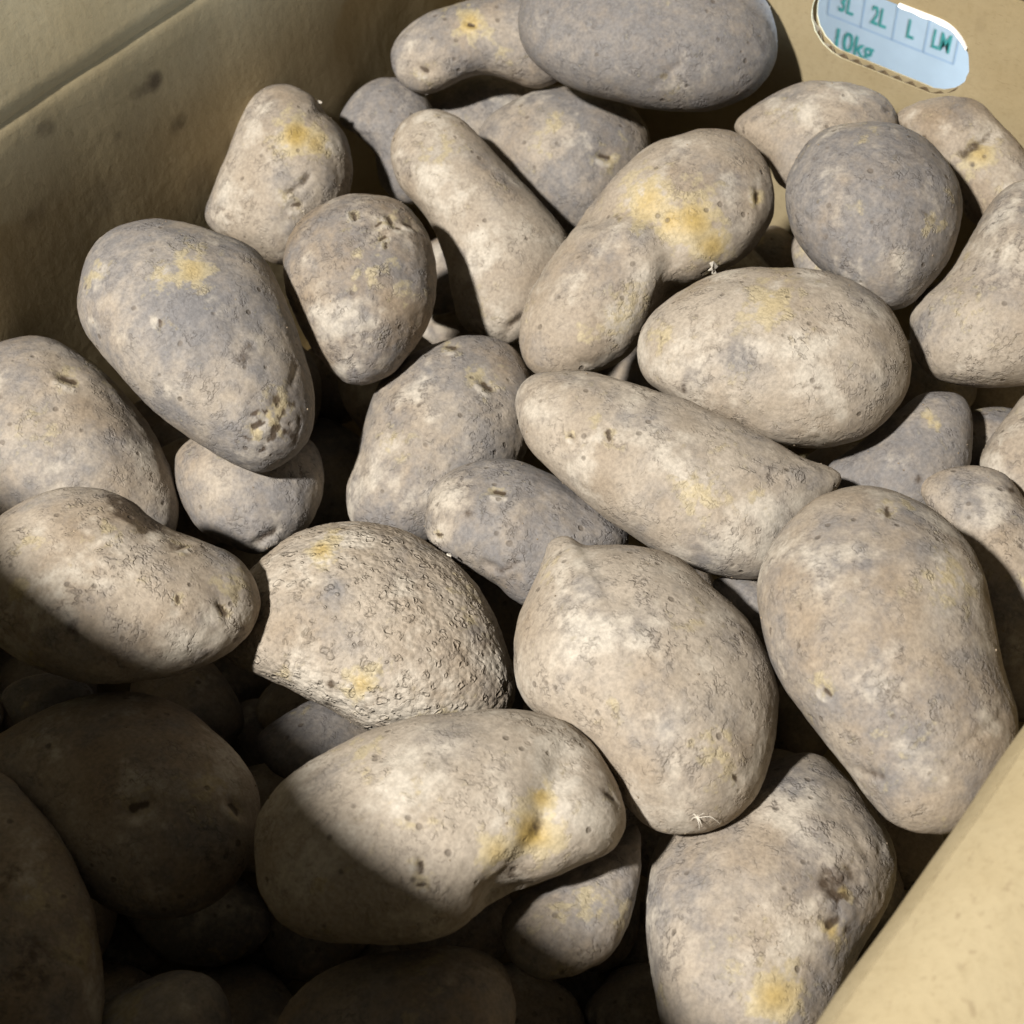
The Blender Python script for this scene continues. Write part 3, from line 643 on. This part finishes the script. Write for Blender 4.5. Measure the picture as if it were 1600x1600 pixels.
spud('grey_peek', 'small smooth grey potato peeking out behind the long pale slanting one',
     [(529,192),(545,154),(580,126),(618,119),(655,135),(680,180),(690,250),(665,310),(625,315),(595,285),(585,240),(560,212)],
     tone=0.66, rough=.7, t=(0,0.3))
spud('under_forked', 'grey potato half in shadow under the yellow waisted one',
     [(790,1420),(860,1375),(930,1335),(985,1285),(1004,1310),(997,1380),(972,1468),(930,1510),(850,1530),(795,1490)], tone=0.60, rough=1.2, d=[(965,1450,16,.4)])  # tone darkened to put the shadow lying over it into the colour
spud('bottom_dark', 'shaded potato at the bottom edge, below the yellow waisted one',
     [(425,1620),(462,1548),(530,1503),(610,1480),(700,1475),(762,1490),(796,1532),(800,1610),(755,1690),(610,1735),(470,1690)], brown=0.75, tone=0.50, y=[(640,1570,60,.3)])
spud('bottom_dim', 'barely visible potato in the shadow at the bottom edge, left',
     [(140,1600),(190,1548),(270,1515),(335,1532),(362,1600),(340,1670),(240,1700),(160,1670)], tone=0.58)
spud('right_gap', 'small grey potato glimpsed in the gap at the right edge above the creased potato',
     [(1500,660),(1525,640),(1570,636),(1600,650),(1600,710),(1560,750),(1515,745),(1495,700)], tone=0.70)
spud('under_round', 'potato showing a thin yellowish sliver under the round grey one',
     [(1236,370),(1262,362),(1330,395),(1370,440),(1330,470),(1270,450),(1240,415)], tone=0.52, y=[(1265,392,20,.6)])
spud('under_scabby', 'potato showing a thin sliver under the scabby one at the bottom edge',
     [(1240,1560),(1290,1530),(1318,1540),(1310,1590),(1285,1650),(1230,1660),(1215,1610)], tone=0.45)
spud('gap_centre', 'dim grey potato in the gap between the warty and the yellow waisted one',
     [(400,1150),(440,1120),(500,1090),(560,1110),(600,1160),(560,1215),(480,1225),(420,1200)], tone=0.66)
spud('gap_left', 'dim potato in the gap below the half lit potato at left',
     [(0,1090),(50,1055),(110,1055),(150,1085),(120,1130),(40,1140)], tone=0.62)
spud('gap_right', 'pale sliver of a potato in the gap between the spindle and the creased potato',
     [(1110,910),(1150,895),(1200,915),(1235,965),(1215,1005),(1165,975),(1130,945)], tone=0.55)
spud('gap_top', 'dim potato in the dark gap under the finger shaped one in the far corner',
     [(632,175),(690,130),(760,112),(830,122),(850,175),(800,230),(710,245),(650,225)], tone=0.62)
ORDER = ['forked','leftlit','tall','corner_dark','nub','spindle','oval','warty','small_eyed','blue','scabby','bent','egg','mid_hump','round_grey','saddle','bar','finger_left','top_dark','finger_top','grey_eyed','ledge','knob','behind_tall','right_sliver','neck','under_scar','left_back','shade_eyed','grey_peek','under_forked','bottom_dark','bottom_dim','right_gap','under_round','under_scabby','gap_centre','gap_left','gap_right','gap_top']
OB = [build_spud(SP[k], i) for i, k in enumerate(ORDER)]

# ---- let the heap settle: every potato keeps behind those that lie over it in the photo,
# moved along its own line of sight as little as possible
CELL = 12
def field(o):
    q = o.rel @ R; px = 800 + FPX * q[:, 0] / q[:, 2]; py = 800 - FPX * q[:, 1] / q[:, 2]
    rng = np.linalg.norm(o.rel, axis=1)
    key = (np.floor(py / CELL).astype(int) + 100) * 1000 + np.floor(px / CELL).astype(int) + 100
    u, inv = np.unique(key, return_inverse=True)
    mn = np.full(len(u), 9.0); mx = np.zeros(len(u)); np.minimum.at(mn, inv, rng); np.maximum.at(mx, inv, rng)
    return u, mn, mx
FLD = [field(o) for o in OB]; TOL = 0.008
cons = []
for i in range(len(OB)):
    for j in range(i + 1, len(OB)):
        c, ia, ib = np.intersect1d(FLD[i][0], FLD[j][0], return_indices=True)
        if len(c) < 2: continue
        cons.append((i, j, math.log(np.max((FLD[i][2][ia] - TOL) / FLD[j][1][ib]))))
def reach(o):
    '''largest scale along the line of sight that keeps a potato inside the carton'''
    b = 9.0
    for ax, wall, sg in ((1, YL, -1), (1, YR, 1), (0, XF, 1), (2, 0.0065, -1)):
        e = (o.rel[:, ax] * sg).max()
        if e > 0: b = min(b, ((wall + sg * 0.002) - CAM[ax]) * sg / e)
    return math.log(max(b, 0.01))
ub = np.array([reach(o) for o in OB]); lub = np.zeros(len(OB))
x = np.zeros(len(OB)); lam = np.zeros(len(cons))
wt = np.ones(len(OB))
for _ in range(600):
    for n, (i, j, c) in enumerate(cons):
        dl = max(-lam[n], (c - (x[j] - x[i])) / 2); lam[n] += dl; x[j] += dl; x[i] -= dl
    dl = np.maximum(-lub, x - ub); lub += dl; x -= dl
POT = {}
def make_potato(o, key, s, label, group=G_):
    P = CAM + o.rel * s; c = P.mean(0); base = np.array([c[0], c[1], c[2]])
    me = bpy.data.meshes.new('potato'); nv = len(P); nq, nt = len(o.Q), len(o.T3)
    me.vertices.add(nv); me.vertices.foreach_set('co', (P - base).astype(np.float32).ravel())
    me.loops.add(nq * 4 + nt * 3); me.loops.foreach_set('vertex_index', np.concatenate([o.Q.ravel(), o.T3.ravel()]).astype(np.int32))
    me.polygons.add(nq + nt); me.polygons.foreach_set('loop_start', np.concatenate([np.arange(nq) * 4, nq * 4 + np.arange(nt) * 3]).astype(np.int32))
    me.update(calc_edges=True); me.validate()
    me.polygons.foreach_set('use_smooth', np.ones(nq + nt, bool))
    for nm, arr in (('stain', o.stain), ('skin', o.skin)):
        a = me.color_attributes.new(nm, 'FLOAT_COLOR', 'POINT'); a.data.foreach_set('color', arr.ravel())
    fix_normals(me)
    ob = link('potato', me, MAT_WARTY if o.d.get('wart') else MAT_POTATO, None, tuple(base)); tag(ob, label, 'potato', group)
    POT[key] = (ob, P, o)
    return ob
for i, k in enumerate(ORDER): make_potato(OB[i], k, math.exp(x[i]), SP[k]['label'])

# ---- the layer below: whatever of it shows in the gaps
SHORT = dict(forked='yellow waisted', leftlit='half lit', tall='creased', corner_dark='mottled corner', nub='nubbed', spindle='spindle', oval='broad oval', warty='warty', small_eyed='small eyed', blue='blue-grey scarred', scabby='scabby', bent='stepped yellow', egg='egg shaped', mid_hump='humped', round_grey='round grey', saddle='saddle shaped', bar='long slanting', finger_left='pointed', top_dark='dark topmost', finger_top='finger shaped', grey_eyed='brown eyed grey', ledge='white scarred', knob='knobbed', left_back='left edge', shade_eyed='shaded two-eyed', bottom_dark='bottom edge')
front = {}; top = {}; owner = {}
for i in range(len(OB)):
    sc = math.exp(x[i])
    for c, m_ in zip(FLD[i][0], FLD[i][2]): front[c] = max(front.get(c, 0), m_ * sc); owner.setdefault(c, ORDER[i])
rg = np.random.RandomState(11); nb = 0; used = set()
keep = (NS, MF, MB); NS, MF, MB = 72, 24, 16
def bury(cx, cyp, size, level):
    """try to put one more potato under the ones already placed, on the line of sight through a pixel"""
    global nb
    a, b, rot = rg.uniform(100, 122) * size, rg.uniform(78, 92) * size, rg.uniform(0, 3.14)
    if rg.rand() < 0.5: a, b = b + 16 * size, b
    th = np.linspace(0, 2 * math.pi, 14, endpoint=False); rr = 1 + rg.uniform(-0.06, 0.06, 14); tn = rg.uniform(0.42, 0.62); rs = 84 * size
    shown = [(X, Y) for X in range(max(6, int(cx - rs)), min(1600, int(cx + rs)), CELL) for Y in range(max(6, int(cyp - rs)), min(1600, int(cyp + rs)), CELL)
             if ((X - cx) ** 2 + (Y - cyp) ** 2) < rs ** 2 and (Y // CELL + 100) * 1000 + X // CELL + 100 not in front]
    px = cx + rr * (a * np.cos(th) * math.cos(rot) - b * np.sin(th) * math.sin(rot)); py = cyp + rr * (a * np.cos(th) * math.sin(rot) + b * np.sin(th) * math.cos(rot))
    o = build_spud(dict(o=list(zip(px, py)), tone=tn, brown=0.45, h=level), 60 + nb)
    u, mn, mx = field(o)
    sc = max([1.0] + [(front[c] - 0.006) / m_ for c, m_ in zip(u, mn) if c in front] + [(top[c] - 0.006) / m_ for c, m_ in zip(u, mn) if c in top])
    if math.log(sc) > reach(o) + 0.003 or (CAM + o.rel * sc)[:, 1].max() > YR + 0.002 or (CAM + o.rel * sc)[:, 0].min() < XN - 0.002: return False
    for c, m_ in zip(u, mx): top[c] = max(top.get(c, 0), m_ * sc)
    if len(shown) < 4:
        make_potato(o, 'deep%d' % nb, sc, 'potato buried under the top layer of the heap', 'potatoes buried in the heap'); nb += 1; return True
    sx_, sy_ = np.mean(shown, axis=0); near_ = {}
    for c, k in owner.items():
        if k in SHORT:
            dd = math.hypot((c % 1000 - 100 + .5) * CELL - sx_, (c // 1000 - 100 + .5) * CELL - sy_); near_[k] = min(near_.get(k, 9e9), dd)
    nk = sorted(near_, key=near_.get); kind_ = 'shaded potato' if size > 0.8 else 'small shaded potato'
    lab = kind_ + ' deep in the gap between the %s and the %s potato' % (SHORT[nk[0]], SHORT[nk[1]])
    for kk in nk[2:]:
        if lab not in used: break
        lab = kind_ + ' deep in the gap between the %s and the %s potato' % (SHORT[nk[0]], SHORT[kk])
    used.add(lab)
    make_potato(o, 'deep%d' % nb, sc, lab, 'potatoes of the lower layer'); nb += 1
    return True
for gy in range(-60, 2300, 165):
    for gx in range(-530, 1750, 205):
        bury(gx + (100 if (gy // 165) % 2 else 0) + rg.uniform(-18, 18), gy + rg.uniform(-15, 15), 1.0, -0.066)
# smaller ones where the gaps still open down to the card
for size, level in ((0.72, -0.06), (0.55, -0.05)):
    bare = [(X, Y) for Y in range(0, 1600, CELL) for X in range(0, 1600, CELL) if (Y // CELL + 100) * 1000 + X // CELL + 100 not in front and (Y // CELL + 100) * 1000 + X // CELL + 100 not in top]
    tried = []
    for (X, Y) in bare:
        p_ = on_z(X, Y, ZP - 0.02)
        if p_[1] < YL + 0.012 or p_[1] > YR - 0.012 or p_[0] > XF - 0.012: continue
        if any((X - a) ** 2 + (Y - b) ** 2 < (150 * size) ** 2 for a, b in tried): continue
        tried.append((X, Y)); bury(X + 20, Y + 20, size, level)
NS, MF, MB = keep

# ------------------------------------------------------------------ crumbs and rootlets
def touch(key, px, py):
    """point of a potato's skin seen at a pixel, and its outward direction"""
    ob, P, o = POT[key]; X, Y = project(P); d = (X - px) ** 2 + (Y - py) ** 2; d = np.where(o.front, d, 9e9)
    k = int(np.argmin(d)); n = unit(P[k] - P.mean(0)); return P[k], unit(n - 0.5 * unit(P[k] - CAM))
def chip(name, pts, th, p, n, label):
    """thin bent chip lying on the skin"""
    u_ = unit(np.cross(n, ray(800, 800))); v_ = np.cross(n, u_); m_ = len(pts); V = []
    for z in (0.0003, 0.0003 + th):
        for i_, (a, b) in enumerate(pts): V.append(u_ * a + v_ * b + n * (z + 0.0006 * (i_ % 2)))
    F = [tuple(range(m_))[::-1], tuple(range(m_, 2 * m_))] + [(k, (k + 1) % m_, m_ + (k + 1) % m_, m_ + k) for k in range(m_)]
    me = mesh(name, V, F); fix_normals(me); o_ = link(name, me, MAT_CHIP, None, tuple(p)); tag(o_, label, 'crumb'); return o_
MAT_CHIP = plain('dry_flake', (0.55, 0.50, 0.42), 0.7, 0.3, 0.12, 900)
p, n = touch('bent', 1113, 416)
chip('dry_flake', [(-.0022, .0004), (-.0012, -.0016), (.0004, -.0012), (.0016, -.0030), (.0022, -.0012), (.0012, .0002), (.0020, .0016), (.0004, .0012), (-.0006, .0028), (-.0018, .0018)], 0.0005, p, n, 'white flake stuck to the lower edge of the stepped yellow potato')
p, n = touch('finger_left', 497, 160)
chip('dry_flake', [(-.0012, .0002), (-.0003, -.0011), (.0009, -.0006), (.0013, .0006), (.0002, .0010)], 0.0006, p, n, 'tiny white crumb on the tip of the pointed potato')
p, n = touch('warty', 702, 872)
chip('dry_flake', [(-.0010, .0001), (-.0002, -.0009), (.0010, -.0004), (.0006, .0008), (-.0004, .0007)], 0.0004, p, n, 'tiny pale crumb on the upper edge of the warty potato')
# dried rootlets at the lower tip of the nubbed potato
nub, NP, NO = POT['nub']; p, n = touch('nub', 1088, 1276)
rx = R @ np.array([1, 0, 0]); ry = R @ np.array([0, 1, 0]); rz = R @ np.array([0, 0, 1])
V, F = [], []
for (dx, dy, ln, wd) in ((1.0, -0.10, .0065, .0003), (0.5, -0.8, .0026, .0006), (-0.6, 0.5, .0028, .0006), (0.1, 0.9, .0026, .0005), (0.8, 0.55, .0028, .0005), (-0.9, -0.2, .0024, .0005), (0.2, -1.0, .0030, .0005)):
    b0 = len(V); m_ = 7
    for i_ in range(m_):
        f_ = i_ / (m_ - 1); c_ = p - nub.location + (rx * dx + ry * (dy + 0.25 * math.sin(4 * f_)) - rz * (0.35 * (1 - f_) * f_ * 3)) * ln * f_ - rz * 0.0003
        w_ = wd * (1 - 0.8 * f_)
        for a in range(5): V.append(c_ + (ry * math.cos(a * 1.257) + rz * math.sin(a * 1.257)) * w_ * 0.6 + rx * math.cos(a * 1.257) * w_ * 0.4)
    for i_ in range(m_ - 1):
        for a in range(5): F.append((b0 + i_ * 5 + a, b0 + i_ * 5 + (a + 1) % 5, b0 + (i_ + 1) * 5 + (a + 1) % 5, b0 + (i_ + 1) * 5 + a))
me = mesh('rootlets', V, F, True); fix_normals(me); link('rootlets', me, MAT_CHIP, nub)

# loose grains of dry soil sticking to the skins
rg = np.random.RandomState(5); V, F = [], []
oct_ = np.array([(1, 0, 0), (-1, 0, 0), (0, 1, 0), (0, -1, 0), (0, 0, 1), (0, 0, -1)], float); of_ = [(0, 2, 4), (2, 1, 4), (1, 3, 4), (3, 0, 4), (2, 0, 5), (1, 2, 5), (3, 1, 5), (0, 3, 5)]
for k in ORDER[:30]:
    ob, P, o = POT[k]; cand = np.nonzero(o.front)[0]
    rim_ = cand[cand > 1 + int(MF * 0.55) * NS]
    for q_ in np.concatenate([rg.choice(rim_, 16), rg.choice(cand, 6)]):
        r_ = 0.00016 + 0.00034 * rg.rand() ** 2; b0 = len(V); Mr = np.linalg.qr(rg.normal(size=(3, 3)))[0]
        for vv in oct_: V.append(P[q_] + Mr @ (vv * r_ * rg.uniform(0.6, 1.3)))
        F += [(b0 + a, b0 + b, b0 + c) for (a, b, c) in of_]
me = mesh('soil_grains', V, F); so = link('soil_grains', me, plain('dry_soil', (0.24, 0.19, 0.135), 0.9, 0.1, 0.4, 400))
tag(so, 'fine grains of dry soil scattered over the potato skins', 'soil', kind='stuff')
